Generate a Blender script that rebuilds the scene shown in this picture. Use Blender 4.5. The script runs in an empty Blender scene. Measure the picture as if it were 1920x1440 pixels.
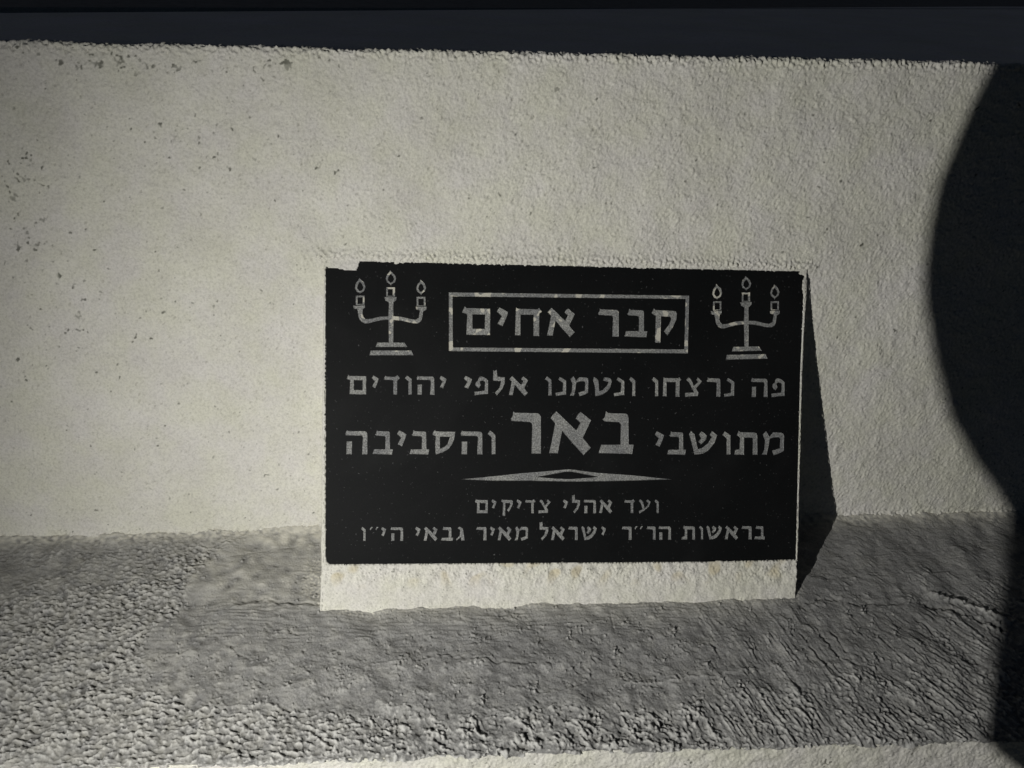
import bpy, math, random
import numpy as np
from mathutils import Vector, Matrix
from mathutils.geometry import delaunay_2d_cdt

rng = np.random.default_rng(11)
random.seed(11)

# ------------------------------------------------------------------ frame of the leaning plaque
# (u right, v up along the plaque, w out of it), plaque leaning back PHI from the vertical
PHI = math.radians(27.0)
CP, SP = math.cos(PHI), math.sin(PHI)
def W3(a):
    a = np.asarray(a, float)
    u, v, w = a[..., 0], a[..., 1], a[..., 2]
    return np.stack([u, -w * CP + v * SP, w * SP + v * CP], -1)

# camera measured from the plaque's four corners (plaque 0.80 x 0.50 m)
CAM = np.array([-0.19966, 0.11376, 1.32666])
RC = np.array([[0.9969072, 0.0142674, -0.0772818], [-0.0106405, 0.9988315, 0.0471418], [0.0778641, -0.0461737, 0.9958942]])
FPX = 1500.0
def ray(px, py):
    q = RC.T @ np.array([(px - 960) / FPX, -(py - 720) / FPX, 1.0])
    return np.array([q[0], q[1], -q[2]])
def hit(px, py, p0, n):
    d = ray(px, py)
    return CAM + ((np.asarray(p0) - CAM) @ n) / (d @ n) * d
def on_plaque(px, py):
    p = hit(px, py, (0, 0, 0), np.array([0, 0, 1.0]))
    return p[0], p[1]

# ------------------------------------------------------------------ camera
sc = bpy.context.scene
cam_d = bpy.data.cameras.new('camera'); cam = bpy.data.objects.new('camera', cam_d)
sc.collection.objects.link(cam); sc.camera = cam
cam_d.sensor_width = 36.0; cam_d.lens = 36.0 * FPX / 1920.0
cam_d.clip_start = 0.02; cam_d.clip_end = 500
def cdir(x, y, z):
    q = RC.T @ np.array([x, y, z], float)
    return Vector(W3(np.array([q[0], q[1], -q[2]])))
X, Y, Z = cdir(1, 0, 0), cdir(0, 1, 0), cdir(0, 0, -1)
m = Matrix((X, Y, Z)).transposed().to_4x4(); m.translation = Vector(W3(CAM)); cam.matrix_world = m

# ------------------------------------------------------------------ night sky and an added dim back light
world = bpy.data.worlds.new("World"); sc.world = world; world.use_nodes = True
wn = world.node_tree; bg = wn.nodes['Background']
sky = wn.nodes.new('ShaderNodeTexSky'); sky.sky_type = 'NISHITA'; sky.sun_disc = False
FILL_EL, FILL_AZ = math.radians(38), math.radians(-35)     # azimuth from +Y (behind the monument) towards +X
sky.sun_elevation = FILL_EL; sky.sun_rotation = FILL_AZ
tint = wn.nodes.new('ShaderNodeMix'); tint.data_type = 'RGBA'; tint.blend_type = 'MULTIPLY'; tint.inputs[0].default_value = 1.0
tint.inputs[7].default_value = (0.90, 0.95, 1.06, 1)
wn.links.new(sky.outputs[0], tint.inputs[6]); wn.links.new(tint.outputs[2], bg.inputs[0]); bg.inputs[1].default_value = 0.0042
back_fill_d = bpy.data.lights.new('back_fill', 'SUN'); back_fill_d.energy = 0.066; back_fill_d.angle = math.radians(0.5); back_fill_d.color = (0.76, 0.80, 1.0)  # dim sun lamp added behind to lift the wall's level top
back_fill = bpy.data.objects.new('back_fill', back_fill_d); sc.collection.objects.link(back_fill)
md = Vector((math.sin(FILL_AZ) * math.cos(FILL_EL), math.cos(FILL_AZ) * math.cos(FILL_EL), math.sin(FILL_EL)))
back_fill.rotation_euler = md.to_track_quat('Z', 'Y').to_euler()

# the work lamp that lights the place (built below, off the frame's left side)
LAMP = np.array([-0.75, -0.27, 1.13]); LAMP_AIM = np.array([0.62, -0.40, 0.0])
LAMP_POWER = 76.0; LAMP_COL = (1.0, 0.988, 0.945); LAMP_CONE = 168; LAMP_R = 0.0018

sc.view_settings.view_transform = 'Standard'; sc.view_settings.look = 'None'
sc.view_settings.exposure = 0.0; sc.view_settings.gamma = 1.0; sc.view_settings.use_curve_mapping = False
sc.cycles.use_denoising = True

# ------------------------------------------------------------------ helpers
C = sc.collection
def tag(o, label=None, cat=None, kind=None, group=None):
    if label: o['label'] = label
    if cat: o['category'] = cat
    if kind: o['kind'] = kind
    if group: o['group'] = group
    return o
def empty(name, loc):
    o = bpy.data.objects.new(name, None); o.location = loc; o.empty_display_size = 0.05; C.objects.link(o); return o
def root_loc(p):
    l = Vector((0, 0, 0))
    while p is not None: l += p.location; p = p.parent
    return l
def link(name, me, mat, parent=None, smooth=False):
    o = bpy.data.objects.new(name, me); C.objects.link(o)
    if mat: me.materials.append(mat)
    if parent is not None: o.parent = parent
    if smooth: me.shade_smooth()
    return o
def mesh_obj(name, verts, faces, mat, parent=None, smooth=False):
    v = np.asarray(verts, float)
    off = np.array(root_loc(parent)) if parent is not None else np.zeros(3)
    me = bpy.data.meshes.new(name); me.from_pydata((v - off).tolist(), [], [list(f) for f in faces]); me.update()
    return link(name, me, mat, parent, smooth)
def grid_obj(name, P, mat, parent=None, attrs=None, smooth=True):
    """P: (rows, cols, 3) world points"""
    nr, nc = P.shape[:2]
    off = np.array(root_loc(parent)) if parent is not None else np.zeros(3)
    me = bpy.data.meshes.new(name)
    me.vertices.add(nr * nc); me.vertices.foreach_set('co', (P - off).reshape(-1).astype(np.float32))
    i = (np.arange(nr - 1)[:, None] * nc + np.arange(nc - 1)[None, :]).reshape(-1)
    q = np.stack([i, i + 1, i + nc + 1, i + nc], -1).astype(np.int32)
    me.loops.add(q.size); me.loops.foreach_set('vertex_index', q.reshape(-1))
    me.polygons.add(len(q)); me.polygons.foreach_set('loop_start', np.arange(0, q.size, 4, dtype=np.int32))
    me.update(calc_edges=True)
    for k, a in (attrs or {}).items():
        at = me.attributes.new(k, 'FLOAT', 'POINT'); at.data.foreach_set('value', a.reshape(-1).astype(np.float32))
    return link(name, me, mat, parent, smooth)

def band(shape, step, lam, spread=0.35, ang=0.0, stretch=1.0, seed=0):
    """noise whose bumps are about lam metres across; stretched along direction ang (radians)"""
    r = np.random.default_rng(seed)
    n = r.standard_normal(shape)
    fy = np.fft.fftfreq(shape[0], step[0])[:, None]; fx = np.fft.rfftfreq(shape[1], step[1])[None, :]
    a = fx * math.cos(ang) + fy * math.sin(ang); b = -fx * math.sin(ang) + fy * math.cos(ang)
    f = np.sqrt((a * stretch) ** 2 + b ** 2) + 1e-6
    amp = np.exp(-(np.log(f * lam)) ** 2 / (2 * spread ** 2)) / np.sqrt(f)
    o = np.fft.irfft2(np.fft.rfft2(n) * amp, s=shape)
    return (o - o.mean()) / o.std()
def sstep(a, b, x):
    t = np.clip((x - a) / (b - a), 0, 1); return t * t * (3 - 2 * t)
def poly_mask(U, V, pts):
    """even-odd test of grid points"""
    m = np.zeros(U.shape, bool); n = len(pts)
    for i in range(n):
        x1, y1 = pts[i]; x2, y2 = pts[(i + 1) % n]
        c = (y1 > V) != (y2 > V)
        with np.errstate(divide='ignore', invalid='ignore'):
            m ^= c & (U < (x2 - x1) * (V - y1) / (y2 - y1 + 1e-12) + x1)
    return m
def seg_dist(U, V, pts):
    d = np.full(U.shape, 9.0)
    for (x1, y1), (x2, y2) in zip(pts[:-1], pts[1:]):
        dx, dy = x2 - x1, y2 - y1
        t = np.clip(((U - x1) * dx + (V - y1) * dy) / (dx * dx + dy * dy + 1e-12), 0, 1)
        d = np.minimum(d, np.hypot(U - x1 - t * dx, V - y1 - t * dy))
    return d
def blur(a, k):
    """separable box blur, twice"""
    for _ in range(2):
        for ax in (0, 1):
            c = np.cumsum(np.pad(a, [(k + 1, k) if i == ax else (0, 0) for i in (0, 1)], mode='edge'), ax)
            a = (np.take(c, range(2 * k + 1, c.shape[ax]), ax) - np.take(c, range(0, c.shape[ax] - 2 * k - 1), ax)) / (2 * k + 1)
    return a

# ------------------------------------------------------------------ materials
def mat(name):
    m = bpy.data.materials.new(name); m.use_nodes = True
    nt = m.node_tree; return m, nt, nt.nodes['Principled BSDF']
def nd(nt, t, **kw):
    n = nt.nodes.new(t)
    for k, v in kw.items():
        if k in n.inputs.keys(): n.inputs[k].default_value = v
        else: setattr(n, k, v)
    return n
def noise(nt, scale, detail=4, rough=0.6, dist=0.0):
    tc = nt.nodes.get('TC') or nt.nodes.new('ShaderNodeNewGeometry'); tc.name = 'TC'
    n = nd(nt, 'ShaderNodeTexNoise', Scale=scale, Detail=detail, Roughness=rough, Distortion=dist)
    nt.links.new(tc.outputs['Position'], n.inputs['Vector']); return n.outputs['Fac']
def ramp(nt, fac, stops):
    r = nt.nodes.new('ShaderNodeValToRGB'); e = r.color_ramp.elements
    while len(e) > 1: e.remove(e[-1])
    e[0].position, e[0].color = stops[0][0], (*stops[0][1], 1)
    for p, c in stops[1:]:
        x = e.new(p); x.color = (*c, 1)
    nt.links.new(fac, r.inputs[0]); return r.outputs[0]
def mix(nt, fac, a, b, mode='MIX'):
    n = nt.nodes.new('ShaderNodeMix'); n.data_type = 'RGBA'; n.blend_type = mode
    for s, v in ((n.inputs[0], fac), (n.inputs[6], a), (n.inputs[7], b)):
        if isinstance(v, (int, float)): s.default_value = v
        elif isinstance(v, tuple): s.default_value = (*v, 1)
        else: nt.links.new(v, s)
    return n.outputs[2]
def attr(nt, name):
    n = nt.nodes.new('ShaderNodeAttribute'); n.attribute_name = name; return n.outputs['Fac']
def bump(nt, bs, h, strength, dist):
    b = nd(nt, 'ShaderNodeBump', Strength=strength, Distance=dist); nt.links.new(h, b.inputs['Height'])
    nt.links.new(b.outputs[0], bs.inputs['Normal'])
def g(v): return (v, v, v)

def make_stucco():
    m, nt, bs = mat('white_stucco')
    base = ramp(nt, noise(nt, 6.0, 10, 0.72), [(0.3, (0.55, 0.54, 0.475)), (0.7, (0.655, 0.645, 0.585))])
    grain = ramp(nt, noise(nt, 260.0, 3, 0.7), [(0.32, g(0.80)), (0.55, g(1.0)), (0.75, g(1.06))])
    c = mix(nt, 1.0, base, grain, 'MULTIPLY')
    tint = ramp(nt, noise(nt, 14.0, 3), [(0.35, (1.0, 0.985, 1.03)), (0.65, (1.0, 1.0, 0.96))])
    c = mix(nt, 1.0, c, tint, 'MULTIPLY')
    c = mix(nt, attr(nt, 'pit'), c, (0.20, 0.195, 0.165))
    c = mix(nt, attr(nt, 'moss'), c, (0.055, 0.058, 0.042))
    c = mix(nt, attr(nt, 'rust'), c, (0.47, 0.41, 0.27))
    nt.links.new(c, bs.inputs['Base Color'])
    bs.inputs['Roughness'].default_value = 0.95; bs.inputs['Specular IOR Level'].default_value = 0.15
    bump(nt, bs, noise(nt, 380.0, 4, 0.75), 0.8, 0.0016)
    return m
def make_cement():
    m, nt, bs = mat('grey_cement')
    base = ramp(nt, noise(nt, 9.0, 8, 0.7), [(0.3, (0.19, 0.188, 0.183)), (0.72, (0.265, 0.262, 0.255))])
    grain = ramp(nt, noise(nt, 330.0, 4, 0.75), [(0.3, g(0.68)), (0.5, g(0.98)), (0.72, g(1.2))])
    c = mix(nt, 1.0, base, grain, 'MULTIPLY')
    blot = ramp(nt, noise(nt, 28.0, 8, 0.75, 0.6), [(0.35, g(0.74)), (0.5, g(1.0)), (0.66, (1.22, 1.21, 1.17))])
    c = mix(nt, 1.0, c, blot, 'MULTIPLY')
    spk = ramp(nt, noise(nt, 170.0, 2, 0.5), [(0.70, g(0)), (0.75, g(1))])
    c = mix(nt, spk, c, (0.42, 0.41, 0.38))
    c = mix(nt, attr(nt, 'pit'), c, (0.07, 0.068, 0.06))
    c = mix(nt, attr(nt, 'worn_relief'), c, (0.44, 0.435, 0.415))
    c = mix(nt, attr(nt, 'paint'), c, (0.55, 0.53, 0.46))
    nt.links.new(c, bs.inputs['Base Color'])
    bs.inputs['Roughness'].default_value = 0.92; bs.inputs['Specular IOR Level'].default_value = 0.25
    bump(nt, bs, noise(nt, 340.0, 5, 0.75), 0.9, 0.0020)
    return m
def make_granite():
    m, nt, bs = mat('black_granite')
    c = ramp(nt, noise(nt, 900.0, 3, 0.7), [(0.4, (0.0042, 0.0046, 0.0048)), (0.66, (0.007, 0.0074, 0.0078)), (0.78, (0.03, 0.031, 0.032))])
    dust = ramp(nt, noise(nt, 6.0, 5, 0.6), [(0.35, g(0)), (0.8, g(0.0025))])
    c = mix(nt, 1.0, c, dust, 'ADD')
    sp_ = ramp(nt, noise(nt, 260.0, 2, 0.6), [(0.70, g(0)), (0.74, g(0.06))])
    c = mix(nt, 1.0, c, sp_, 'ADD')
    sm_ = ramp(nt, noise(nt, 3.0, 3, 0.5, 1.5), [(0.56, g(0)), (0.75, g(0.004))])
    c = mix(nt, 1.0, c, sm_, 'ADD')
    nt.links.new(c, bs.inputs['Base Color'])
    bs.inputs['Roughness'].default_value = 0.55; bs.inputs['Specular IOR Level'].default_value = 0.05
    return m
def make_paint(name, patchy):
    m, nt, bs = mat(name)
    c = ramp(nt, noise(nt, 480.0, 3, 0.85), [(0.36, g(0.09)), (0.5, (0.205, 0.208, 0.21)), (0.64, (0.38, 0.385, 0.385))])
    tone = ramp(nt, noise(nt, 22.0, 4, 0.6), [(0.35, g(0.78)), (0.65, (1.16, 1.15, 1.08))])
    c = mix(nt, 1.0, c, tone, 'MULTIPLY')
    if patchy:
        p = ramp(nt, noise(nt, 62.0, 1, 0.4), [(0.615, g(0)), (0.635, g(0.9))])
        c = mix(nt, p, c, (0.52, 0.50, 0.43))
    nt.links.new(c, bs.inputs['Base Color'])
    bs.inputs['Roughness'].default_value = 0.8
    bump(nt, bs, noise(nt, 480.0, 4, 0.8), 1.0, 0.0018)
    return m
def make_soil():
    m, nt, bs = mat('dark_soil')
    c = ramp(nt, noise(nt, 3.0, 8, 0.7), [(0.3, (0.10, 0.098, 0.085)), (0.7, (0.19, 0.185, 0.16))])
    nt.links.new(c, bs.inputs['Base Color']); bs.inputs['Roughness'].default_value = 1.0
    bump(nt, bs, noise(nt, 30.0, 8, 0.7), 0.8, 0.02); return m
def make_plain(name, col, rough, metal=0.0):
    m, nt, bs = mat(name)
    k = ramp(nt, noise(nt, 60.0, 4), [(0.3, tuple(x * 0.85 for x in col)), (0.7, tuple(min(1, x * 1.1) for x in col))])
    nt.links.new(k, bs.inputs['Base Color']); bs.inputs['Roughness'].default_value = rough; bs.inputs['Metallic'].default_value = metal
    return m
M_ST, M_CE, M_GR, M_SO = make_stucco(), make_cement(), make_granite(), make_soil()
M_PA, M_PP = make_paint('engraving_paint', False), make_paint('engraving_paint_flaking', True)

# ------------------------------------------------------------------ ground
GZ = -0.95
gn = 60; gx = np.linspace(-1, 1, gn); gx = np.sign(gx) * np.abs(gx) ** 3 * 150
GX, GY = np.meshgrid(gx, gx)
ground = grid_obj('ground', np.stack([GX, GY, GZ + 0.015 * np.sin(GX * 3) * np.cos(GY * 2.3)], -1), M_SO)
tag(ground, kind='structure')

# ------------------------------------------------------------------ the monument
AL = math.radians(16.0)                     # the wall stands this much steeper than the plaque
monument = empty('memorial_wall', (0, 0.25, GZ))
tag(monument, 'white stuccoed memorial wall with rough grey mortar ledge along its foot', 'monument')
STEP = 0.0014
uf = np.arange(-1.06, 0.98, STEP)
ext = 0.02 * 1.18 ** np.arange(22); ext = np.cumsum(ext)
ext = ext[ext < 1.0]
uc = np.concatenate([(-1.06 - ext)[::-1], uf, 0.98 + ext])
NU = len(uc)
TA, CA, SA = math.tan(AL), math.cos(AL), math.sin(AL)
W0 = -0.0025
def wall_pt(u, v): return np.stack([u, v, (v - 0.25) * TA + W0], -1)
# wall normal (v,w) = (-sin, cos)
vt = 0.563 + 0.0185 * (uc + 0.11)           # crooked top edge
vb = -0.214 + 0.0205 * uc - 0.007 * sstep(0.35, 0.85, -uc)                   # foot of the wall
# profile: t rows -> up the wall, over the rounded arris, back along the level top
nw_rows = int(0.83 / STEP)
top_d = np.concatenate([np.arange(0, 0.03, STEP), 0.03 + np.cumsum(0.004 * 1.12 ** np.arange(30))])
TOPD = 1.06
top_d = top_d[top_d < TOPD]; top_d = np.append(top_d, TOPD)
R_ = 0.007
arr = np.linspace(0, 1, 9)[1:-1]
rows_v, rows_w, nrm_v, nrm_w, fade = [], [], [], [], []
VBASE = -0.05
# build in (v,w) relative to the top edge corner point (0,0): wall goes down, top goes back
dwv, dww = -CA, -SA                          # downwards along the wall
dtv, dtw = SP, -CP                           # backwards, level in the world
nwv, nww = -SA, CA
ntv, ntw = CP, SP
for k in range(nw_rows):                    # from the foot upwards
    rows_v.append(None); rows_w.append(None); nrm_v.append(nwv); nrm_w.append(nww); fade.append(1)
nrow = nw_rows + len(arr) + len(top_d)
PV = np.zeros((nrow, NU)); PW = np.zeros((nrow, NU)); NV = np.zeros((nrow, 1)); NW = np.zeros((nrow, 1))
tt = np.linspace(0, 1, nw_rows)[:, None]
vb2 = vb - 0.03
vtt = vt - R_ * CA
PV[:nw_rows] = vb2 + (vtt - vb2) * tt; PW[:nw_rows] = (PV[:nw_rows] - 0.25) * TA + W0
NV[:nw_rows] = nwv; NW[:nw_rows] = nww
Cv, Cw = vt, (vt - 0.25) * TA + W0
for i, a in enumerate(arr):
    # quadratic bezier over the corner
    p0v, p0w = Cv + dwv * R_, Cw + dww * R_; p2v, p2w = Cv + dtv * R_, Cw + dtw * R_
    r = nw_rows + i
    PV[r] = (1 - a) ** 2 * p0v + 2 * a * (1 - a) * Cv + a * a * p2v
    PW[r] = (1 - a) ** 2 * p0w + 2 * a * (1 - a) * Cw + a * a * p2w
    nv, nw = nwv * (1 - a) + ntv * a, nww * (1 - a) + ntw * a; l = math.hypot(nv, nw)
    NV[r], NW[r] = nv / l, nw / l
TU = np.clip(0.73 + 0.36 * (uc + 0.06), 0.25, 1.3)
for i, d0 in enumerate(top_d):
    d = d0 if d0 < 0.03 else 0.03 + (d0 - 0.03) * (TU - 0.03) / 1.03
    r = nw_rows + len(arr) + i
    PV[r] = Cv + dtv * (R_ + d); PW[r] = Cw + dtw * (R_ + d); NV[r], NW[r] = ntv, ntw
UU = np.broadcast_to(uc, PV.shape)
sh = PV.shape; stp = (STEP, STEP)
n1 = band(sh, stp, 0.0085, 0.35, seed=1); n2 = band(sh, stp, 0.0048, 0.28, seed=2, ang=math.radians(-50), stretch=1.5)
n3 = band(sh, stp, 0.030, 0.5, seed=3); n4 = band(sh, stp, 0.16, 0.5, seed=4); n5 = band(sh, stp, 0.0065, 0.25, seed=5)
rough = 0.52 + 0.42 * sstep(-0.62, 0.10, UU + 0.12 * n4) + 0.12 * n3
rough = np.clip(rough, 0.3, 1.25)
n6 = band(sh, stp, 0.0066, 0.3, seed=12, ang=math.radians(-125), stretch=2.2)
pits = np.maximum(-n6 - 1.45 - 0.5 * (1 - rough), 0) * 0.8 + np.maximum(n5 - 3.3, 0)
bil = lambda x: 0.8 - np.abs(np.clip(x, -2.6, 2.6))
h = rough * (0.00026 * n1 + 0.00042 * bil(n2) + 0.00030 * bil(band(sh, stp, 0.0060, 0.3, seed=7))) + 0.00035 * n3 * rough + 0.0009 * n4
h -= np.minimum(pits * 0.0014, 0.0016)
# crumbly arris
arr_w = np.exp(-((PV - vt + 0.004) / 0.010) ** 2)
h += arr_w * (0.0011 * band(sh, stp, 0.011, 0.4, seed=6) + 0.0007 * n2)
# foot: swelling of thick paint
foot = np.exp(-((PV - vb) / 0.012) ** 2)
h += foot * (0.0012 * n3 + 0.0008 * n1)
# raised lip of plaster over the plaque
lipc = np.exp(-((PV - 0.258) / 0.009) ** 2) * sstep(-0.43, -0.41, UU) * (1 - sstep(0.40, 0.43, UU))
h = h * (1 - 0.4 * lipc) + lipc * (0.0040 + 0.0010 * n1 + 0.0006 * n2)
pit_a = np.clip(pits * 1.3, 0, 1) * 0.33
# moss specks: dense along the top left, thin patch at the left, single specks elsewhere
def blob(px, py, rx, ry):
    p = hit(px, py, (0, 0.25, W0), np.array([0, -SA, CA])); return p[0], p[1], rx, ry
zones = [blob(150, 115, .04, .012) + (1.3,), blob(225, 118, .06, .016) + (1.5,), blob(290, 122, .05, .014) + (1.5,), blob(30, 92, .03, .008) + (1.2,),
         blob(130, 94, .02, .006) + (1.3,), blob(350, 130, .05, .016) + (1.1,), blob(525, 120, .028, .010) + (1.8,), blob(505, 145, .02, .008) + (1.4,), blob(600, 112, .03, .01) + (1.0,),
         blob(440, 130, .04, .014) + (0.7,), blob(45, 330, .035, .04) + (1.2,), blob(30, 375, .03, .03) + (1.2,), blob(60, 450, .04, .035) + (1.1,), blob(110, 540, .05, .05) + (0.8,),
         blob(130, 620, .04, .04) + (0.8,), blob(310, 250, .10, .03) + (0.5,), blob(320, 290, .08, .03) + (0.6,), blob(530, 260, .06, .03) + (0.5,)]
zsum = np.zeros(sh)
for (zu, zv, ru, rv, wgt) in zones:
    zsum = np.maximum(zsum, wgt * np.exp(-(((UU - zu) / ru) ** 2 + ((PV - zv) / rv) ** 2)))
nm = band(sh, stp, 0.0085, 0.35, seed=9) * 0.62 + band(sh, stp, 0.026, 0.45, seed=10) * 0.75
moss = sstep(0, 0.7, nm + 1.35 * zsum - 2.25) * (0.45 + 0.35 * sstep(-1, 1, n3))
h[nw_rows + len(arr):] *= np.clip(1 - (top_d[:, None] - 0.008) / 0.015, 0, 1)
on_face = np.zeros(sh); on_face[:nw_rows] = 1
moss *= on_face; pit_a *= on_face
P = np.stack([UU, PV + NV * h, PW + NW * h], -1)
wallf = grid_obj('stucco_wall', W3(P), M_ST, monument, {'pit': pit_a, 'moss': moss, 'rust': np.zeros(sh)})

# ---- mortar ledge: from the foot of the wall sloping down to its front edge
BV = vb; BW = (vb - 0.25) * TA + W0
FV = -0.4700 + 0.011 * np.clip(uc + 0.1, -1, 0); FW = np.full(NU, 0.1975)
LL = 0.411
ldv, ldw = (-0.470 + 0.214), (0.1975 + 0.1335); ll = math.hypot(ldv, ldw); ldv /= ll; ldw /= ll
lnv, lnw = ldw, -ldv
s = np.arange(-0.03, 0.999, STEP / LL)
ns_ = len(s)
lip = np.linspace(0, 1, 8)[1:]
nr = ns_ + len(lip)
S = np.concatenate([s, np.full(len(lip), 1.0)])[:, None]
LV = np.zeros((nr, NU)); LW = np.zeros((nr, NU)); LNV = np.full((nr, 1), lnv); LNW = np.full((nr, 1), lnw)
LV[:ns_] = BV + (FV - BV) * S[:ns_]; LW[:ns_] = BW + (FW - BW) * S[:ns_]
# over the lip: curves down to the vertical base (world down = -SP... in v,w)
dv_, dw_ = dwv, dww                          # down the battered base
hv, hw = nwv, nww                            # out of it
sv0, sw0 = LV[ns_ - 1], LW[ns_ - 1]
ln_ = 0.0085 + 0.0018 * (np.interp(np.arange(NU), np.arange(0, NU, 7), np.random.default_rng(77).standard_normal(len(np.arange(0, NU, 7)))))
ln_ = np.clip(ln_, 0.006, 0.013)
for i, a in enumerate(lip):
    LV[ns_ + i] = sv0 + dv_ * ln_ * a + hv * 0.0006; LW[ns_ + i] = sw0 + dw_ * ln_ * a + hw * 0.0006
    nv, nw = lnv * (1 - a) + hv * a, lnw * (1 - a) + hw * a; l = math.hypot(nv, nw); LNV[ns_ + i], LNW[ns_ + i] = nv / l, nw / l
SS = np.broadcast_to(np.concatenate([s, 1 + lip * 0.05])[:, None], LV.shape)
LU = np.broadcast_to(uc, LV.shape); shl = LV.shape
L0 = np.array([0, -0.214, -0.1335]); LN = np.array([0, lnv, lnw])
def on_ledge(px, py):
    p = hit(px, py, L0, LN); return p[0], ((p[1] + 0.214) * ldv + (p[2] + 0.1335) * ldw)
LS = SS * ll                                 # metres down the slope
def lmask(pts, soft=6): return blur(poly_mask(LU, LS, [on_ledge(*p) for p in pts]).astype(float), soft)
wob = band(shl, stp, 0.035, 0.5, seed=20)
# trowelled smooth area, its ragged left border, and the rough front band
smooth = lmask([(620, 960), (430, 1005), (360, 1060), (345, 1130), (300, 1150), (268, 1190), (272, 1240), (250, 1280), (330, 1300), (400, 1325), (520, 1315), (600, 1330),
                (700, 1335), (900, 1345), (1100, 1335), (1280, 1330), (1420, 1290), (1500, 1290), (1600, 1240), (1720, 1235), (1800, 1130), (1930, 1080), (1990, 1000), (1900, 960), (1500, 900)], 7)
smooth = sstep(0.25, 0.75, smooth + 0.16 * wob + 0.14 * band(shl, stp, 0.012, 0.5, seed=21))
topleft = lmask([(-300, 1000), (100, 1005), (330, 1015), (300, 1050), (100, 1080), (-50, 1120), (-300, 1150)], 22)
right = sstep(0.10, 0.36, LU + 0.25 * (LS - 0.2))
leftz = 1 - sstep(-0.62, -0.30, LU)
lumpy = band(shl, stp, 0.0125, 0.45, ang=math.radians(4), stretch=1.3, seed=22)
lump2 = band(shl, stp, 0.0066, 0.35, ang=math.radians(8), stretch=1.2, seed=23)
coarse = band(shl, stp, 0.024, 0.5, ang=math.radians(30), stretch=1.5, seed=24)
coarse2 = band(shl, stp, 0.0095, 0.42, ang=math.radians(35), stretch=1.3, seed=25)
_b = sstep(0.30, 0.62, LU)
diag = band(shl, stp, 0.017, 0.5, ang=math.radians(70), stretch=7, seed=26) * (1 - _b) + _b * band(shl, stp, 0.017, 0.5, ang=math.radians(50), stretch=6, seed=46)
diag2 = band(shl, stp, 0.0075, 0.45, ang=math.radians(68), stretch=8, seed=27) * (1 - _b) + _b * band(shl, stp, 0.0080, 0.45, ang=math.radians(48), stretch=6, seed=47)
fine = band(shl, stp, 0.0050, 0.25, seed=28)
drag = band(shl, stp, 0.0062, 0.3, ang=math.radians(2), stretch=9.0, seed=29)
big = band(shl, stp, 0.10, 0.5, seed=30)
def ridge(x): return 0.8 - np.abs(np.clip(x, -2.6, 2.6))
rgh = 1 - smooth
hl = 0.0016 * big + 0.00010 * fine
hl += smooth * (0.00009 * drag + 0.00016 * ridge(lump2) + 0.0005 * wob + 0.00022 * band(shl, stp, 0.016, 0.6, ang=0.25, stretch=2.5, seed=36))
front = sstep(0.72, 0.86, SS + 0.03 * wob)
def broken(x, t): return np.sign(x) * np.maximum(np.abs(x) - t, 0)
clump = band(shl, stp, 0.055, 0.7, seed=37)
mid1 = band(shl, stp, 0.0150, 0.5, ang=0.5, stretch=1.3, seed=34); gritty = band(shl, stp, 0.0046, 0.35, seed=38)
cl = np.clip(0.85 + 0.45 * clump, 0.2, 1.9)
fleck = band(shl, stp, 0.0085, 0.45, ang=math.radians(3), stretch=1.9, seed=39)
hr_left = (0.00062 * broken(lumpy + 0.5 * mid1, 0.2) + 0.00058 * fleck + 0.00042 * broken(lump2, 0.25) + 0.00030 * gritty) * (0.55 + 0.45 * cl)
hr_front = (0.0021 * broken(coarse + 0.5 * mid1, 0.35) + 0.0017 * broken(coarse2, 0.4) + 0.0011 * broken(lump2, 0.5) + 0.00045 * gritty) * cl
hr_right = 0.0015 * diag + 0.0011 * diag2 + 0.0013 * broken(coarse2, 0.5) * cl + 0.0009 * broken(lump2, 0.5) + 0.0004 * gritty
mixr = sstep(-0.40, -0.15, LU)
hr = hr_left * (1 - mixr) + hr_front * mixr
hr = hr * (1 - right) + (0.75 * hr_right + 0.45 * hr_front) * right
amp_r = rgh * (1 - 0.72 * topleft) * (1.75 - 0.60 * mixr - 0.42 * right) * (1 - 0.25 * mixr * (1 - front)) * (0.3 + 0.7 * sstep(0.004, 0.05, LS))
hr = np.where(hr > 0.0016, 0.0016 + (hr - 0.0016) * 0.45, hr)
hl += amp_r * hr
# trowel strokes on the right running down to the right, growing towards the front
stro = right * smooth * sstep(0.30, 0.55, SS + 0.1 * wob)
hl += stro * np.clip(0.75 + 0.5 * clump, 0.1, 1.6) * (0.00050 * diag + 0.00028 * diag2 + 0.0008 * broken(coarse2, 0.9))
hl += right * smooth * 0.00012 * diag2
hl += smooth * (1 - right) * sstep(0.25, 0.4, SS) * (1 - sstep(0.5, 0.62, SS)) * 0.00022 * drag
mid = smooth * (1 - right) * sstep(0.45, 0.75, SS + 0.15 * wob)
hl += mid * (0.0004 * coarse + 0.0011 * broken(coarse2, 1.0) * cl + 0.0007 * broken(lump2, 1.1) * cl)
hl += smooth * 0.0008 * np.minimum(broken(mid1, 1.5), 1.0) * sstep(0.2, 0.5, SS)
# scattered lumps of grit standing on the smooth area
grit = band(shl, stp, 0.0058, 0.25, seed=31)
gz = sstep(0.25, 0.6, SS) * smooth
grains = np.maximum(grit + 0.45 * clump - 2.45, 0) * gz
hl += np.minimum(grains * 0.0060, 0.0036)
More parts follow.
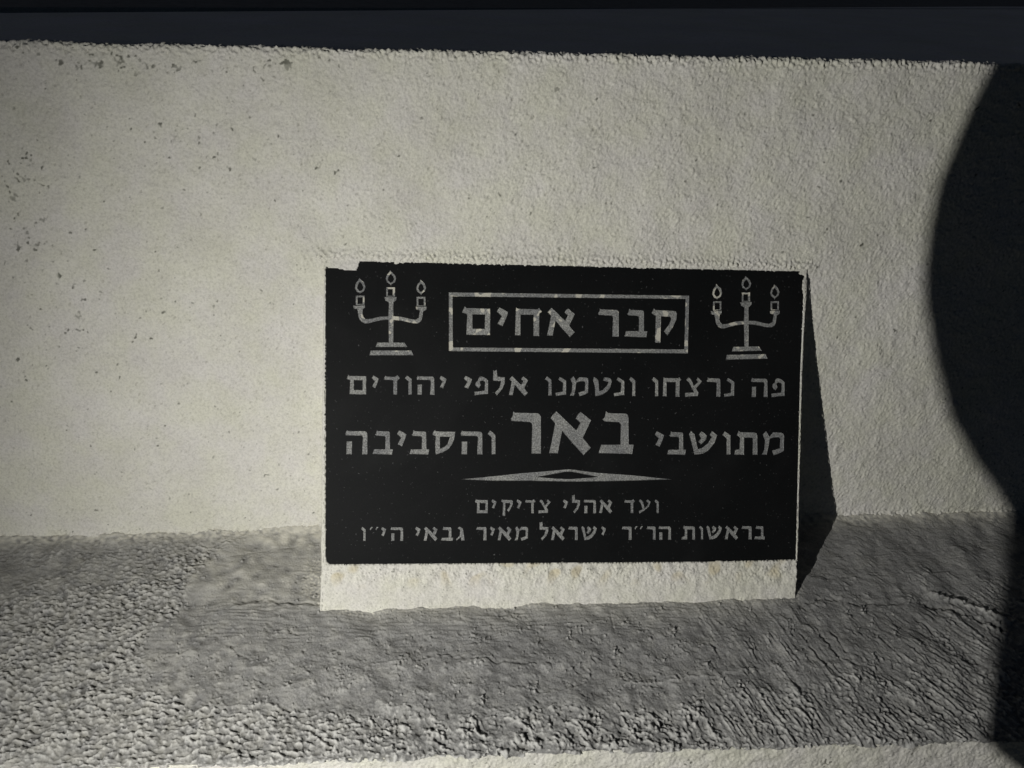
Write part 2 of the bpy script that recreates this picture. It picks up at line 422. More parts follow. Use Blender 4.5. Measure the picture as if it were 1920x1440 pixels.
# long trowel edges, cracks and the broken ridge on the right
def stepline(pts, height, width, side=1):
    q = [on_ledge(*p) for p in pts]
    height, width = height * 1.25, width * 0.85
    d = seg_dist(LU, LS + 0.0014 * wob, q)
    return height * np.exp(-(d / width) ** 2)
rag = 0.65 + 0.35 * np.clip(lumpy, -1.5, 1.5)
for pts, hh, wd in [
        ([(1500, 1140), (1545, 1127), (1600, 1137), (1640, 1140), (1700, 1135)], -0.0030, 0.0028),
        ([(1650, 1143), (1700, 1135), (1735, 1132)], 0.0014, 0.004),
        ([(1745, 1122), (1800, 1138), (1850, 1156), (1900, 1178)], 0.0060, 0.0050),
        ([(1738, 1140), (1790, 1152), (1850, 1174), (1890, 1190)], -0.0055, 0.0045),
        ([(1715, 1165), (1740, 1180), (1752, 1196)], -0.0036, 0.003),
        ([(1540, 1195), (1575, 1235), (1590, 1240)], -0.0030, 0.0035),
        ([(1500, 1190), (1540, 1240), (1580, 1275)], -0.0024, 0.0030),
        ([(1560, 1190), (1600, 1245), (1640, 1270)], -0.0022, 0.003),
        ([(1640, 1190), (1690, 1235), (1720, 1262)], -0.0020, 0.003),
        ([(1400, 1262), (1440, 1256), (1480, 1250)], 0.0016, 0.002),
        ([(1170, 1285), (1250, 1280), (1330, 1268), (1400, 1258), (1490, 1243)], 0.0017, 0.0018),
        ([(1165, 1291), (1250, 1286), (1330, 1274), (1400, 1264)], -0.0013, 0.002),
        ([(1520, 1088), (1600, 1088), (1700, 1082), (1780, 1080)], -0.0011, 0.0017),
        ([(1560, 1050), (1700, 1045), (1800, 1042)], -0.0007, 0.0016),
        ([(440, 1120), (480, 1113), (540, 1120), (600, 1129)], -0.0028, 0.0035),
        ([(430, 1128), (480, 1122), (545, 1128), (600, 1137)], 0.0010, 0.004),
        ([(370, 1035), (430, 1030), (500, 1020), (560, 1015)], -0.0011, 0.0018),
        ([(430, 1040), (480, 1027), (520, 1022)], -0.0008, 0.0016),
        ([(500, 1163), (530, 1172), (550, 1180)], -0.0020, 0.0025),
        ([(400, 1180), (430, 1205), (470, 1230)], -0.0014, 0.0022),
        ([(780, 1233), (840, 1222), (860, 1230), (940, 1240), (1050, 1243)], -0.0024, 0.0026),
        ([(700, 1240), (780, 1236), (835, 1226)], 0.0012, 0.0028),
        ([(1140, 1140), (1148, 1165), (1152, 1188)], -0.0014, 0.0011),
        ([(910, 1145), (985, 1150)], -0.0022, 0.0024),
        ([(350, 1325), (420, 1318), (520, 1316)], 0.0020, 0.0028)]:
    hl += stepline(pts, hh, wd) * rag
# fillet where the mortar is pressed up against the wall
hl += 0.0055 * np.exp(-np.clip(LS, 0, 9) / 0.012)
hl *= 1.0
# lip crumble
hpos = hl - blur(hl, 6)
pit_l = np.clip(-hpos / 0.0013 - 0.5, 0, 1) * (0.6 - 0.3 * mixr)  # hollows darkened in the colour: gathered dirt plus stand-in for their shade
worn_relief = np.clip(hpos / 0.0012 - 0.4, 0, 1) * np.clip(0.62 * rgh + 0.3 + 0.25 * front * cl, 0, 1)  # worn tops paler, with the relief's lit contrast put into the colour
worn_relief = np.clip(worn_relief + np.clip(grains * 2.5, 0, 1) * 0.9, 0, 1)
# whitewash that ran onto the mortar at the foot of the wall and round the plaque's plinth; pl3 and warm only tone areas paler
back_w = np.exp(-np.clip(LS - 0.004, 0, 9) / 0.014) * (0.70 + 0.22 * lumpy)
pl1 = 0.75 * lmask([(440, 975), (410, 1000), (520, 1012), (615, 1008), (615, 955), (430, 955)], 9)
pl3 = 0.26 * lmask([(385, 1000), (350, 1060), (380, 1110), (470, 1125), (615, 1130), (700, 1165), (1400, 1160), (1480, 1125), (640, 1100), (640, 970)], 14)
pl2 = lmask([(575, 1040), (560, 1100), (592, 1135), (640, 1150), (760, 1142), (900, 1140), (1100, 1138), (1500, 1132), (1500, 1100), (700, 1100), (640, 1030)], 4) * 0.9
warm = 0.20 * (1 - sstep(-0.75, -0.1, LU)) * (0.7 + 0.3 * wob)
paint = np.clip(np.maximum(np.maximum(back_w, pl1 * (0.6 + 0.3 * wob)), pl2 * (0.25 + 0.3 * lump2)), 0, 1)
paint = np.clip(np.maximum(paint, warm) + pl3 * (0.9 + 0.2 * wob), 0, 1)
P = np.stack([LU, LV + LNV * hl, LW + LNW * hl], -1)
grid_obj('mortar_ledge', W3(P), M_CE, monument, {'pit': pit_l, 'worn_relief': worn_relief, 'paint': paint})

# ---- upright base under the ledge
nb = int(0.05 / STEP)
bz = np.concatenate([np.arange(nb) * STEP, nb * STEP + np.cumsum(0.006 * 1.15 ** np.arange(18))]); bz = bz[bz < 0.62]; bz = np.append(bz, 0.66)
fv0 = FV + dv_ * 0.0075 - hv * 0.0012; fw0 = 0.1975 + dw_ * 0.0075 - hw * 0.0012 + 0 * uc
R2 = 0.0014
pv, pw = [], []
for t in np.linspace(0.02, R2, 9): pv.append(fv0 - ldv * t - lnv * 0.010 * (t - R2) / 0.015); pw.append(fw0 - ldw * t - lnw * 0.010 * (t - R2) / 0.015)
pv = [fv0 - ldv * t - lnv * 0.008 * (t - R2) / 0.015 for t in np.linspace(0.02, R2, 9)]
pw = [fw0 - ldw * t - lnw * 0.008 * (t - R2) / 0.015 for t in np.linspace(0.02, R2, 9)]
for a in np.linspace(0, 1, 7)[1:]:
    pv.append((1 - a) ** 2 * (fv0 - ldv * R2) + 2 * a * (1 - a) * fv0 + a * a * (fv0 + dv_ * R2))
    pw.append((1 - a) ** 2 * (fw0 - ldw * R2) + 2 * a * (1 - a) * fw0 + a * a * (fw0 + dw_ * R2))
for z in bz[1:]:
    pv.append(fv0 + dv_ * (R2 + z)); pw.append(fw0 + dw_ * (R2 + z))
BVv = np.array(pv); BWw = np.array(pw)
shb = BVv.shape
b1 = band(shb, stp, 0.0085, 0.35, seed=41); b2 = band(shb, stp, 0.0048, 0.3, seed=42); b3 = band(shb, stp, 0.03, 0.4, seed=43)
hb = 0.00026 * b1 + 0.00030 * bil(b2) + 0.0005 * b3
mb = sstep(0, .4, band(shb, stp, 0.0075, 0.3, seed=44) + 0.8 * band(shb, stp, 0.05, 0.4, seed=45) - 2.9) * 0.8
grid_obj('base_wall', W3(np.stack([np.broadcast_to(uc, shb), BVv + hv * hb, BWw + hw * hb], -1)), M_ST, monument,
         {'pit': np.clip(b2 - 2.2, 0, 1), 'moss': mb, 'rust': np.zeros(shb)})

# ---- the hidden sides and back of the monument, so that it is a closed body
uL, uR = uc[0], uc[-1]
def side(u, vtop):
    c = [(vb[0], (vb[0] - .25) * TA), (vtop, (vtop - .25) * TA), (vtop + dtv * TU[0 if u < 0 else -1], (vtop - .25) * TA + dtw * TU[0 if u < 0 else -1])]
    p = W3(np.array([(u, a, b) for a, b in c])); q = W3(np.array([(u, -0.470, 0.19)]))[0]
    yb = p[2][1]
    pts = [p[0], p[1], p[2], (u, yb, GZ - 0.05), (u, q[1], GZ - 0.05), q]
    return pts
for u, vtp, sg in ((uL, vt[0], -1), (uR, vt[-1], 1)):
    pts = side(u, vtp)
    mesh_obj('side_wall', pts, [list(range(6)) if sg < 0 else list(range(6))[::-1]], M_ST, monument)
pa, pb = side(uL, vt[0]), side(uR, vt[-1])
mesh_obj('back_wall', [pa[2], pb[2], pb[3], pa[3]], [(0, 1, 2, 3)], M_ST, monument)

# ---- wedge-shaped block that carries the plaque
vrow = np.arange(0.262, -0.372, -0.0015)
def eL(v): return np.interp(v, [-0.335, -0.318, -0.27, 0.0, 0.24], [-0.411, -0.410, -0.4085, -0.4075, -0.4055])
_re = [on_plaque(*p) for p in [(1492, 1049), (1496, 870), (1500, 700), (1504, 600), (1508, 509)]]
def eR(v): return np.interp(v, [-0.33] + [p[1] for p in _re], [0.4015] + [p[0] + d for p, d in zip(_re, (0.0022, 0.0026, 0.0030, 0.0036, 0.0052))])
dep = np.concatenate([np.arange(0.17, 0.006, -0.0022)])
uin = np.arange(0, 1.0001, 0.0015 / 0.816)
nd1, nf = len(dep), len(uin)
rc = 0.004
cor = np.linspace(0, 1, 7)
ncol = nd1 + len(cor) + nf + len(cor) + nd1
KU = np.zeros((len(vrow), ncol)); KW = np.zeros_like(KU); KNU = np.zeros(ncol); KNW = np.zeros(ncol)
l_, r_ = eL(vrow)[:, None], eR(vrow)[:, None]
c = 0
KU[:, :nd1] = l_; KW[:, :nd1] = -dep; KNU[:nd1] = -1; c = nd1
for a in cor:
    t = a * math.pi / 2; KU[:, c] = (l_[:, 0] + rc - rc * math.cos(t)); KW[:, c] = -rc + rc * math.sin(t); KNU[c], KNW[c] = -math.cos(t), math.sin(t); c += 1
KU[:, c:c + nf] = (l_ + rc) + (r_ - l_ - 2 * rc) * uin; KW[:, c:c + nf] = 0; KNW[c:c + nf] = 1; f0 = c; c += nf
for a in cor:
    t = a * math.pi / 2; KU[:, c] = (r_[:, 0] - rc * 0.5 + rc * 0.5 * math.sin(t)); KW[:, c] = -rc * 0.5 + rc * 0.5 * math.cos(t); KNU[c], KNW[c] = math.sin(t), math.cos(t); c += 1
KU[:, c:] = r_; KW[:, c:] = -dep[::-1]; KNU[c:] = 1
KV = np.broadcast_to(vrow[:, None], KU.shape); shk = KU.shape
k1 = band(shk, (0.0015, 0.0015), 0.0080, 0.35, seed=51); k2 = band(shk, (0.0015, 0.0015), 0.0046, 0.3, seed=52); k3 = band(shk, (0.0015, 0.0015), 0.025, 0.4, seed=53)
hk = 0.00040 * k1 + 0.00034 * k2 + 0.0005 * k3
low = sstep(-0.235, -0.262, KV) if False else sstep(0, 1, (-0.235 - KV) / 0.03)
front_m = np.zeros(ncol); front_m[f0 - 3:f0 + nf + 3] = 1
onf = front_m[None, :] * np.ones(shk)
hk = hk * (0.35 + 0.65 * low) * (1 - 0.6 * sstep(0.27, 0.30, -KV)) * np.where(onf > 0, 1, 1.0)
hk += 0.0012 * low * onf
hk += 0.0002 * k3
# plaque outline (traced), used for both the slab and its bed in the block
OUT = [(611, 1046), (613, 1053), (619, 1058), (1340, 1053), (1492, 1049), (1500, 700), (1508, 509), (1320, 505), (960, 496), (675, 490), (640, 488), (611, 488)]
OUTP = [on_plaque(*p) for p in OUT]
bed = poly_mask(KU + 0.0005 * k1, KV + 0.0006 * k2, OUTP)
smear = [(606, 480), (676, 484), (672, 500), (668, 508), (650, 508), (630, 503), (611, 502), (604, 502)]
smear2 = [(1497, 514), (1500, 505), (1516, 505), (1516, 562), (1507, 560), (1504, 545), (1504, 525), (1509, 518)]
for sm in (smear, smear2): bed &= ~poly_mask(KU, KV, [on_plaque(*p) for p in sm])
d_b = seg_dist(KU, KV, [on_plaque(1335, 1056), on_plaque(1352, 1054)]); bed &= ~(d_b < 0.0035)
KWd = KW + hk * KNW; KUd = KU + hk * KNU
rimh = 0.0012
KWd = np.where((onf > 0) & ~bed, KWd + rimh, KWd)
KWd = np.where(bed & (onf > 0), -0.012, KWd)
rust = np.clip(sstep(0.4, 1.6, band(shk, (0.0015, 0.0015), 0.05, 0.4, seed=54)) * np.exp(-((KV + 0.262) / 0.018) ** 2) * onf, 0, 1) * 0.65
mk = sstep(0, .4, band(shk, (0.0015, 0.0015), 0.006, 0.3, seed=55) + 1.1 * np.exp(-((KV + 0.262) / 0.012) ** 2) + 0.5 * k3 - 2.9) * 0.7 * onf
pk = np.clip(np.maximum(k2 - 2.0, 0) * 2, 0, 1) * 0.5
grid_obj('plaque_mount', W3(np.stack([KUd, KV, KWd], -1)), M_ST, monument, {'pit': pk, 'moss': mk, 'rust': rust})
# ragged skin of paint left standing along the plaque's right edge
ev = np.arange(0.235, -0.25, -0.0022); pr = []
for i, v in enumerate(ev):
    a = eR(v) - 0.0006 - 0.0009 * abs(math.sin(v * 61) * math.sin(v * 23 + 1)) + 0.0005 * random.gauss(0, 1) - (0.0022 if random.random() < 0.03 else 0); b_ = eR(v) + 0.0004 + 0.0003 * random.gauss(0, 1)
    pr += [(a, v, 0.0004), ((a + b_) / 2, v, 0.0016 + 0.0003 * random.gauss(0, 1)), (b_, v, 0.0002)]
fc = []
for i in range(len(ev) - 1):
    for j in (0, 1): fc.append((i * 3 + j, i * 3 + 3 + j, i * 3 + 4 + j, i * 3 + 1 + j))
mesh_obj('paint_rim', W3(np.array(pr)), fc, M_ST, monument, True)

# ------------------------------------------------------------------ the plaque and its engraving
plaque = empty('plaque', tuple(W3(np.array([0, -0.25, 0.0]))))
tag(plaque, 'black granite plaque engraved with grey Hebrew lettering and two candelabra', 'plaque')

GL = {}   # letter shapes: (x0, x1, ytop, ybottom, [contours]) in drawing units
GL['ם'] = (128, 553, 140, 545, [[(168, 113), (197, 140), (553, 147), (552, 545), (190, 545), (203, 238), (128, 210)], [(286, 236), (471, 239), (468, 450), (288, 450)]])
GL['י'] = (650, 820, 140, 550, [[(690, 125), (755, 158), (820, 196), (795, 280), (738, 412), (660, 378), (722, 262), (650, 190)]])
GL['ח'] = (918, 1328, 145, 555, [[(940, 130), (965, 148), (1262, 152), (1283, 130), (1328, 190), (1287, 218), (1286, 560), (1195, 560), (1197, 238), (1005, 240), (1005, 552), (918, 552), (930, 170)]])
GL['א'] = (235, 865, 115, 720, [[(345, 90), (400, 140), (643, 375), (702, 262), (632, 200), (665, 140), (710, 98), (865, 222), (820, 320), (742, 485), (862, 632), (750, 745), (560, 540), (432, 385), (368, 716), (235, 712), (290, 460), (325, 270), (255, 195), (300, 135)]])
GL['ב'] = (970, 1505, 118, 720, [[(1085, 88), (1125, 118), (1385, 124), (1412, 140), (1426, 170), (1430, 585), (1505, 588), (1482, 728), (970, 714), (1012, 588), (1300, 588), (1307, 290), (1282, 255), (1060, 243), (1030, 212), (1062, 190)]])
GL['ר'] = (1100, 1552, 112, 728, [[(1140, 88), (1165, 110), (1500, 116), (1536, 134), (1552, 172), (1552, 728), (1408, 728), (1420, 300), (1408, 268), (1382, 252), (1110, 237), (1100, 205), (1130, 160)]])
GL['ק'] = (1232, 1648, 190, 622, [[(1272, 163), (1302, 190), (1600, 198), (1632, 210), (1648, 245), (1638, 340), (1570, 480), (1492, 592), (1435, 530), (1510, 430), (1552, 330), (1535, 296), (1390, 290), (1380, 712), (1288, 706), (1300, 285), (1232, 242)]])
GL['ד'] = (635, 875, 118, 405, [[(665, 112), (680, 126), (800, 130), (840, 104), (876, 150), (836, 190), (835, 406), (776, 406), (775, 184), (635, 176), (645, 140)]])
GL['ו'] = (950, 1055, 118, 405, [[(982, 106), (1020, 132), (1053, 162), (1055, 402), (1000, 406), (1002, 200), (950, 152)]])
GL['ה'] = (55, 390, 148, 495, [[(82, 132), (95, 148), (350, 152), (374, 162), (386, 190), (390, 496), (305, 496), (318, 245), (302, 220), (60, 217), (55, 185)], [(73, 303), (160, 300), (155, 496), (70, 496)]])
GL['פ'] = (228, 440, 122, 408, [[(318, 118), (352, 120), (400, 142), (440, 178), (440, 388), (300, 400), (236, 410), (230, 355), (384, 336), (392, 212), (376, 194), (345, 184), (312, 200), (330, 252), (300, 303), (268, 285), (243, 248), (256, 208), (284, 186), (292, 150)]])
GL['ל'] = (505, 690, 130, 410, [[(512, 32), (540, 40), (570, 22), (580, 128), (690, 138), (687, 230), (650, 318), (568, 415), (540, 374), (606, 300), (633, 198), (512, 192)]])
GL['נ'] = (1450, 1610, 126, 410, [[(1515, 120), (1560, 146), (1610, 180), (1608, 392), (1530, 402), (1458, 414), (1450, 366), (1554, 346), (1560, 212), (1492, 165)]])
GL['מ'] = (1535, 1845, 155, 462, [[(1597, 138), (1622, 178), (1640, 216), (1664, 184), (1692, 153), (1808, 156), (1838, 176), (1846, 210), (1840, 412), (1770, 446), (1695, 470), (1672, 408), (1782, 374), (1788, 242), (1760, 222), (1700, 226), (1645, 244), (1628, 350), (1605, 460), (1533, 462), (1566, 396), (1576, 270), (1545, 188)]])
GL['ט'] = (255, 535, 140, 425, [[(270, 132), (310, 155), (337, 182), (352, 350), (400, 334), (460, 272), (486, 212), (402, 190), (424, 138), (475, 140), (520, 160), (536, 196), (512, 290), (462, 360), (400, 402), (345, 420), (290, 432), (284, 290), (257, 190)]])
GL['צ'] = (1630, 1890, 155, 435, [[(1685, 146), (1712, 160), (1738, 196), (1768, 275), (1826, 215), (1800, 186), (1830, 144), (1890, 205), (1802, 312), (1836, 372), (1826, 426), (1700, 434), (1633, 442), (1632, 376), (1765, 372), (1735, 308), (1690, 225), (1650, 186)]])
GL['ש'] = (525, 918, 150, 465, [[(557, 133), (606, 180), (630, 290), (652, 388), (705, 374), (785, 312), (842, 218), (812, 192), (846, 133), (918, 190), (882, 300), (795, 408), (735, 445), (680, 460), (600, 466), (562, 300), (525, 180)], [(702, 138), (742, 164), (776, 200), (766, 250), (696, 322), (654, 290), (692, 236), (664, 186)]])
GL['ת'] = (1155, 1475, 158, 462, [[(1215, 136), (1240, 157), (1430, 159), (1462, 170), (1473, 198), (1475, 463), (1405, 463), (1407, 242), (1398, 232), (1290, 232), (1291, 463), (1155, 463), (1162, 402), (1224, 386), (1232, 236), (1188, 195)]])
GL['ס'] = (1365, 1705, 148, 498, [[(1402, 133), (1422, 149), (1706, 157), (1692, 270), (1662, 345), (1610, 412), (1520, 470), (1410, 502), (1402, 350), (1412, 228), (1366, 208), (1370, 172)], [(1478, 232), (1626, 232), (1592, 340), (1546, 384), (1480, 412)]])
GL['ע'] = (1320, 1530, 165, 400, [[(1346, 152), (1380, 178), (1398, 206), (1424, 316), (1466, 272), (1492, 228), (1450, 190), (1476, 153), (1530, 200), (1504, 280), (1420, 352), (1330, 408), (1320, 365), (1386, 338), (1358, 230), (1318, 190)]])
GL['ג'] = (138, 297, 168, 408, [[(196, 158), (235, 172), (266, 196), (282, 290), (297, 402), (240, 412), (222, 346), (150, 412), (138, 384), (205, 325), (216, 222), (172, 190)]])
GL['״'] = (315, 480, 182, 428, [[(346, 172), (378, 178), (350, 205), (332, 238), (314, 226), (325, 195)], [(448, 172), (480, 178), (454, 205), (436, 238), (418, 226), (429, 195)]])
# where each carved letter stands in the photograph: line -> (top and bottom at two x), letters with left and right
LINES = [
 ((866, 577.5, 628, 1269, 582, 633), True, 'ם 866 919 י 931 952.5 ח 965 1016 א 1025 1077.5 ר 1121 1160 ב 1170 1213.5 ק 1221 1269'),
 ((650, 704.7, 739.5, 1471, 710, 745), False, 'ם 649.5 686.5 י 696.5 710 ד 719 749.5 ו 758.5 772 ה 780.5 814.5 י 823.5 837 י 869 885 פ 888.5 915 ל 923 946.5 א 953.5 990 ו 1021.5 1034 נ 1041 1061.5 מ 1068 1103 ט 1111 1147 נ 1150 1170.5 ו 1179 1191 ו 1221.5 1234 ח 1242 1277.5 צ 1283.5 1316 ר 1324.5 1350.5 נ 1356.5 1376.5 ה 1407.5 1439 פ 1445 1471'),
 ((647, 808, 852, 1470, 811, 852.7), False, 'ה 647 689 ב 698 736.5 י 744 762 ב 767 804.5 ס 810.5 853 ה 863 904.5 ו 914 929 י 1227 1245 ב 1250 1286 ש 1291 1344.5 ו 1354 1369.5 ת 1376.5 1420 מ 1428 1470'),
 ((957, 774, 851, 1188, 774.8, 850.5), True, 'ר 957 1014 א 1029 1108 ב 1121.5 1188'),
 ((890, 937.3, 962.5, 1235, 937.3, 962.2), False, 'ם 890 914.5 י 921 931 ק 939 961.5 י 968 978 ד 984 1004 צ 1009 1032.5 י 1055 1065 ל 1071.5 1087.5 ה 1094 1117.5 א 1123 1148 ד 1170 1190.5 ע 1197.5 1219.5 ו 1226.5 1235'),
 ((676, 989, 1014.6, 1434, 986.5, 1011.3), False, 'ו 676.5 685.5 ״ 693 710 י 714 724 ה 732 756 י 778 788.5 א 794 820.5 ב 826.5 849.5 ג 854.5 871 ר 892.5 912 י 918 928 א 932.5 959 מ 964.5 990 ל 1010.5 1028 א 1032.6 1059 ר 1065 1083 ש 1089.5 1119 י 1126.5 1136 ר 1165.5 1184 ״ 1189.5 1205.5 ר 1212 1229 ה 1234.5 1258 ת 1277.5 1303 ו 1310 1318 ש 1324 1353.5 א 1358.5 1384 ר 1390 1409 ב 1413.5 1434'),
]
def area(p): return 0.5 * sum(p[i][0] * p[(i + 1) % len(p)][1] - p[(i + 1) % len(p)][0] * p[i][1] for i in range(len(p)))
def inside(pt, loop):
    c = False; x, y = pt
    for i in range(len(loop)):
        x1, y1 = loop[i]; x2, y2 = loop[(i + 1) % len(loop)]
        if (y1 > y) != (y2 > y) and x < (x2 - x1) * (y - y1) / (y2 - y1) + x1: c = not c
    return c
def dens(loop, step, jit):
    out = []
    for i in range(len(loop)):
        a, b = loop[i], loop[(i + 1) % len(loop)]
        n = max(1, int(math.hypot(b[0] - a[0], b[1] - a[1]) / step))
        for k in range(n):
            t = k / n; out.append((a[0] + (b[0] - a[0]) * t + random.gauss(0, jit), a[1] + (b[1] - a[1]) * t + random.gauss(0, jit)))
    return out
def orient(loops):
    """solid on the left of every contour"""
    res = []
    for i, l in enumerate(loops):
        depth = sum(inside(l[0], o) for j, o in enumerate(loops) if j != i)
        ccw = area(l) > 0
        res.append(l if ccw == (depth % 2 == 0) else l[::-1])
    return res
def inset(l, d):
    n = len(l); out = []
    for i in range(n):
        p, q, r = Vector(l[i - 1]), Vector(l[i]), Vector(l[(i + 1) % n])
        e1, e2 = (q - p), (r - q)
        if e1.length < 1e-9 or e2.length < 1e-9: out.append(l[i]); continue
        e1.normalize(); e2.normalize()
        n1, n2 = Vector((-e1.y, e1.x)), Vector((-e2.y, e2.x)); mm = n1 + n2
        if mm.length < 0.3: mm = n1
        mm.normalize(); k = d / max(0.55, mm.dot(n1)); out.append((q.x + mm.x * k, q.y + mm.y * k))
    return out
def triangulate(loops, keep):
    vs, es = [], []
    for l in loops:
        b = len(vs); vs += [Vector(p) for p in l]; es += [(b + i, b + (i + 1) % len(l)) for i in range(len(l))]
    v2, e2, f2 = delaunay_2d_cdt(vs, es, [], 0, 1e-7)[:3]
    fs = []
    for f in f2:
        c = (sum(v2[i].x for i in f) / len(f), sum(v2[i].y for i in f) / len(f))
        if keep(c): fs.append(list(f) if area([tuple(v2[i]) for i in f]) > 0 else list(f)[::-1])
    return [(v.x, v.y) for v in v2], fs
SOLIDS = []
DEPTH = 0.0015
def engrave(name, contours_px, material, parent, jit=0.00009, deep=DEPTH, ins=0.00055):
    loops = orient([dens([on_plaque(*p) for p in c], 0.0035, jit) for c in contours_px])
    SOLIDS.append(loops)
    inn = [inset(l, ins) for l in loops]
    vs, fs = [], []
    for a, b in zip(loops, inn):
        k = len(vs); n = len(a)
        vs += [(x, y, -0.00002) for x, y in a] + [(x, y, -deep) for x, y in b]
        for i in range(n):
            j = (i + 1) % n; fs.append((k + i, k + j, k + n + j, k + n + i))
    v2, f2 = triangulate(inn, lambda c: sum(inside(c, l) for l in inn) % 2 == 1)
    k = len(vs); vs += [(x, y, -deep) for x, y in v2]; fs += [[k + i for i in f] for f in f2]
    return mesh_obj(name, W3(np.array(vs)), fs, material, parent)
for (x0, t0, b0, x1, t1, b1), patchy, txt in LINES:
    tk = txt.split()
    for i in range(0, len(tk), 3):
        ch, xa, xb = tk[i], float(tk[i + 1]), float(tk[i + 2])
        gx0, gx1, gy0, gy1, cons = GL[ch]
        def mp(p):
            x = xa + (p[0] - gx0) / (gx1 - gx0) * (xb - xa); k = (x - x0) / (x1 - x0)
            t, b = t0 + (t1 - t0) * k, b0 + (b1 - b0) * k
            return x, t + (p[1] - gy0) / (gy1 - gy0) * (b - t)
        small = (b0 - t0) < 30
        engrave('letter', [[mp(p) for p in c] for c in cons], M_PP if (patchy and t0 < 700) else M_PA, plaque, 0.00006 if small else 0.0001, DEPTH * (0.7 if small else 1), 0.00035 if small else 0.00055)
# frame round the heading
def fr(p): return (830 + p[0] / 4.085, 530 + p[1] / 4.085)
engrave('border_frame', [[fr(p) for p in [(45, 74), (1887, 100), (1877, 543), (45, 526)]], [fr(p) for p in [(75, 107), (1858, 126), (1848, 511), (78, 496)]]], M_PP, plaque)
def orn(p): return (840 + p[0] / 4.3636, 860 + p[1] / 4.3636)
engrave('ornament', [[orn(p) for p in [(105, 169), (330, 148), (620, 117), (800, 104), (960, 88), (1010, 88), (1220, 116), (1520, 137), (1835, 170), (1380, 184), (1000, 189), (700, 182), (330, 181)]],
                     [orn(p) for p in [(730, 150), (960, 108), (1010, 108), (1225, 150), (1000, 168), (870, 163)]]], M_PA, plaque)
# candelabra
def candelabrum(f, label):
    body = [(385, 640), (418, 648), (525, 640), (528, 665), (503, 690), (497, 745), (510, 780), (535, 803), (600, 800), (700, 775), (800, 770), (805, 610), (765, 590), (752, 545),
            (900, 545), (895, 580), (860, 610), (860, 768), (950, 775), (1050, 800), (1120, 812), (1155, 790), (1170, 705), (1125, 690), (1120, 657), (1250, 657), (1245, 695),
            (1210, 715), (1200, 790), (1185, 830), (1150, 855), (1090, 855), (940, 822), (862, 815), (860, 1078), (990, 1080), (1028, 1133), (648, 1133), (670, 1078), (805, 1078),
            (800, 812), (700, 820), (560, 855), (515, 855), (480, 835), (450, 790), (435, 690), (395, 685)]
    b = engrave('candelabrum', [[f(p) for p in body]], M_PP, plaque); b['label'] = label
    engrave('foot_bar', [[f(p) for p in [(592, 1172), (1070, 1172), (1097, 1230), (575, 1230)]]], M_PP, b)
    for o, i in (([(418, 527), (522, 527), (522, 634), (418, 642)], [(440, 549), (500, 549), (500, 624), (440, 628)]),
                 ([(775, 430), (880, 430), (880, 540), (775, 540)], [(797, 452), (852, 452), (852, 530), (797, 530)]),
                 ([(1132, 542), (1238, 542), (1238, 652), (1132, 652)], [(1155, 565), (1215, 565), (1215, 642), (1155, 642)])):
        engrave('candle', [[f(p) for p in o], [f(p) for p in i]], M_PP, b, 0.00005, 0.0008, 0.0003)
    for o, i in (([(460, 318), (488, 350), (515, 370), (533, 425), (520, 465), (500, 487), (475, 495), (470, 510), (460, 495), (430, 485), (408, 440), (422, 380), (448, 348)], [(466, 366), (490, 392), (507, 435), (490, 466), (460, 474), (434, 440), (445, 398)]),
                 ([(822, 232), (850, 258), (880, 288), (893, 325), (880, 370), (840, 393), (830, 412), (820, 393), (785, 375), (769, 330), (786, 280), (812, 255)], [(829, 274), (858, 304), (868, 338), (850, 368), (825, 378), (797, 350), (800, 312)]),
                 ([(1178, 342), (1205, 362), (1225, 385), (1246, 435), (1228, 480), (1195, 503), (1185, 526), (1172, 503), (1140, 482), (1127, 440), (1148, 388), (1170, 370)], [(1186, 386), (1208, 412), (1220, 448), (1200, 480), (1175, 480), (1151, 445), (1165, 405)])):
        engrave('flame', [[f(p) for p in o], [f(p) for p in i]], M_PP, b, 0.00004, 0.0008, 0.0003)
candelabrum(lambda p: (600 + p[0] / 6.26, 470 + p[1] / 6.26), 'engraved three-branched candelabrum left of the heading')
def f_r(p):
    x = (p[0] - 832) * 0.945 + 620; y = 300 + (p[1] - 235) * 0.98 - (p[0] - 832) * 0.022
    return 1300 + x / 6.26, 470 + y / 6.26
candelabrum(f_r, 'engraved three-branched candelabrum right of the heading')
# the slab: front face with the engraving cut out of it, and its edges
out_l = orient([dens(OUTP, 0.006, 0.00015)])[0]
alls = [out_l] + [l for sld in SOLIDS for l in sld]
boxes = [(min(x for l in s for x, y in l), max(x for l in s for x, y in l), min(y for l in s for x, y in l), max(y for l in s for x, y in l), s) for s in SOLIDS]
def keep(c):
    if not inside(c, out_l): return False
    for x0, x1, y0, y1, s in boxes:
        if x0 <= c[0] <= x1 and y0 <= c[1] <= y1 and sum(inside(c, l) for l in s) % 2 == 1: return False
    return True
v2, f2 = triangulate(alls, keep)
vs = [(x, y, 0.0) for x, y in v2]; n0 = len(vs); no = len(out_l)
vs += [(x, y, 0.0) for x, y in out_l] + [(x, y, -0.011) for x, y in out_l]
fs = [list(f) for f in f2] + [(n0 + (i + 1) % no, n0 + i, n0 + no + i, n0 + no + (i + 1) % no) for i in range(no)]
mesh_obj('slab', W3(np.array(vs)), fs, M_GR, plaque)

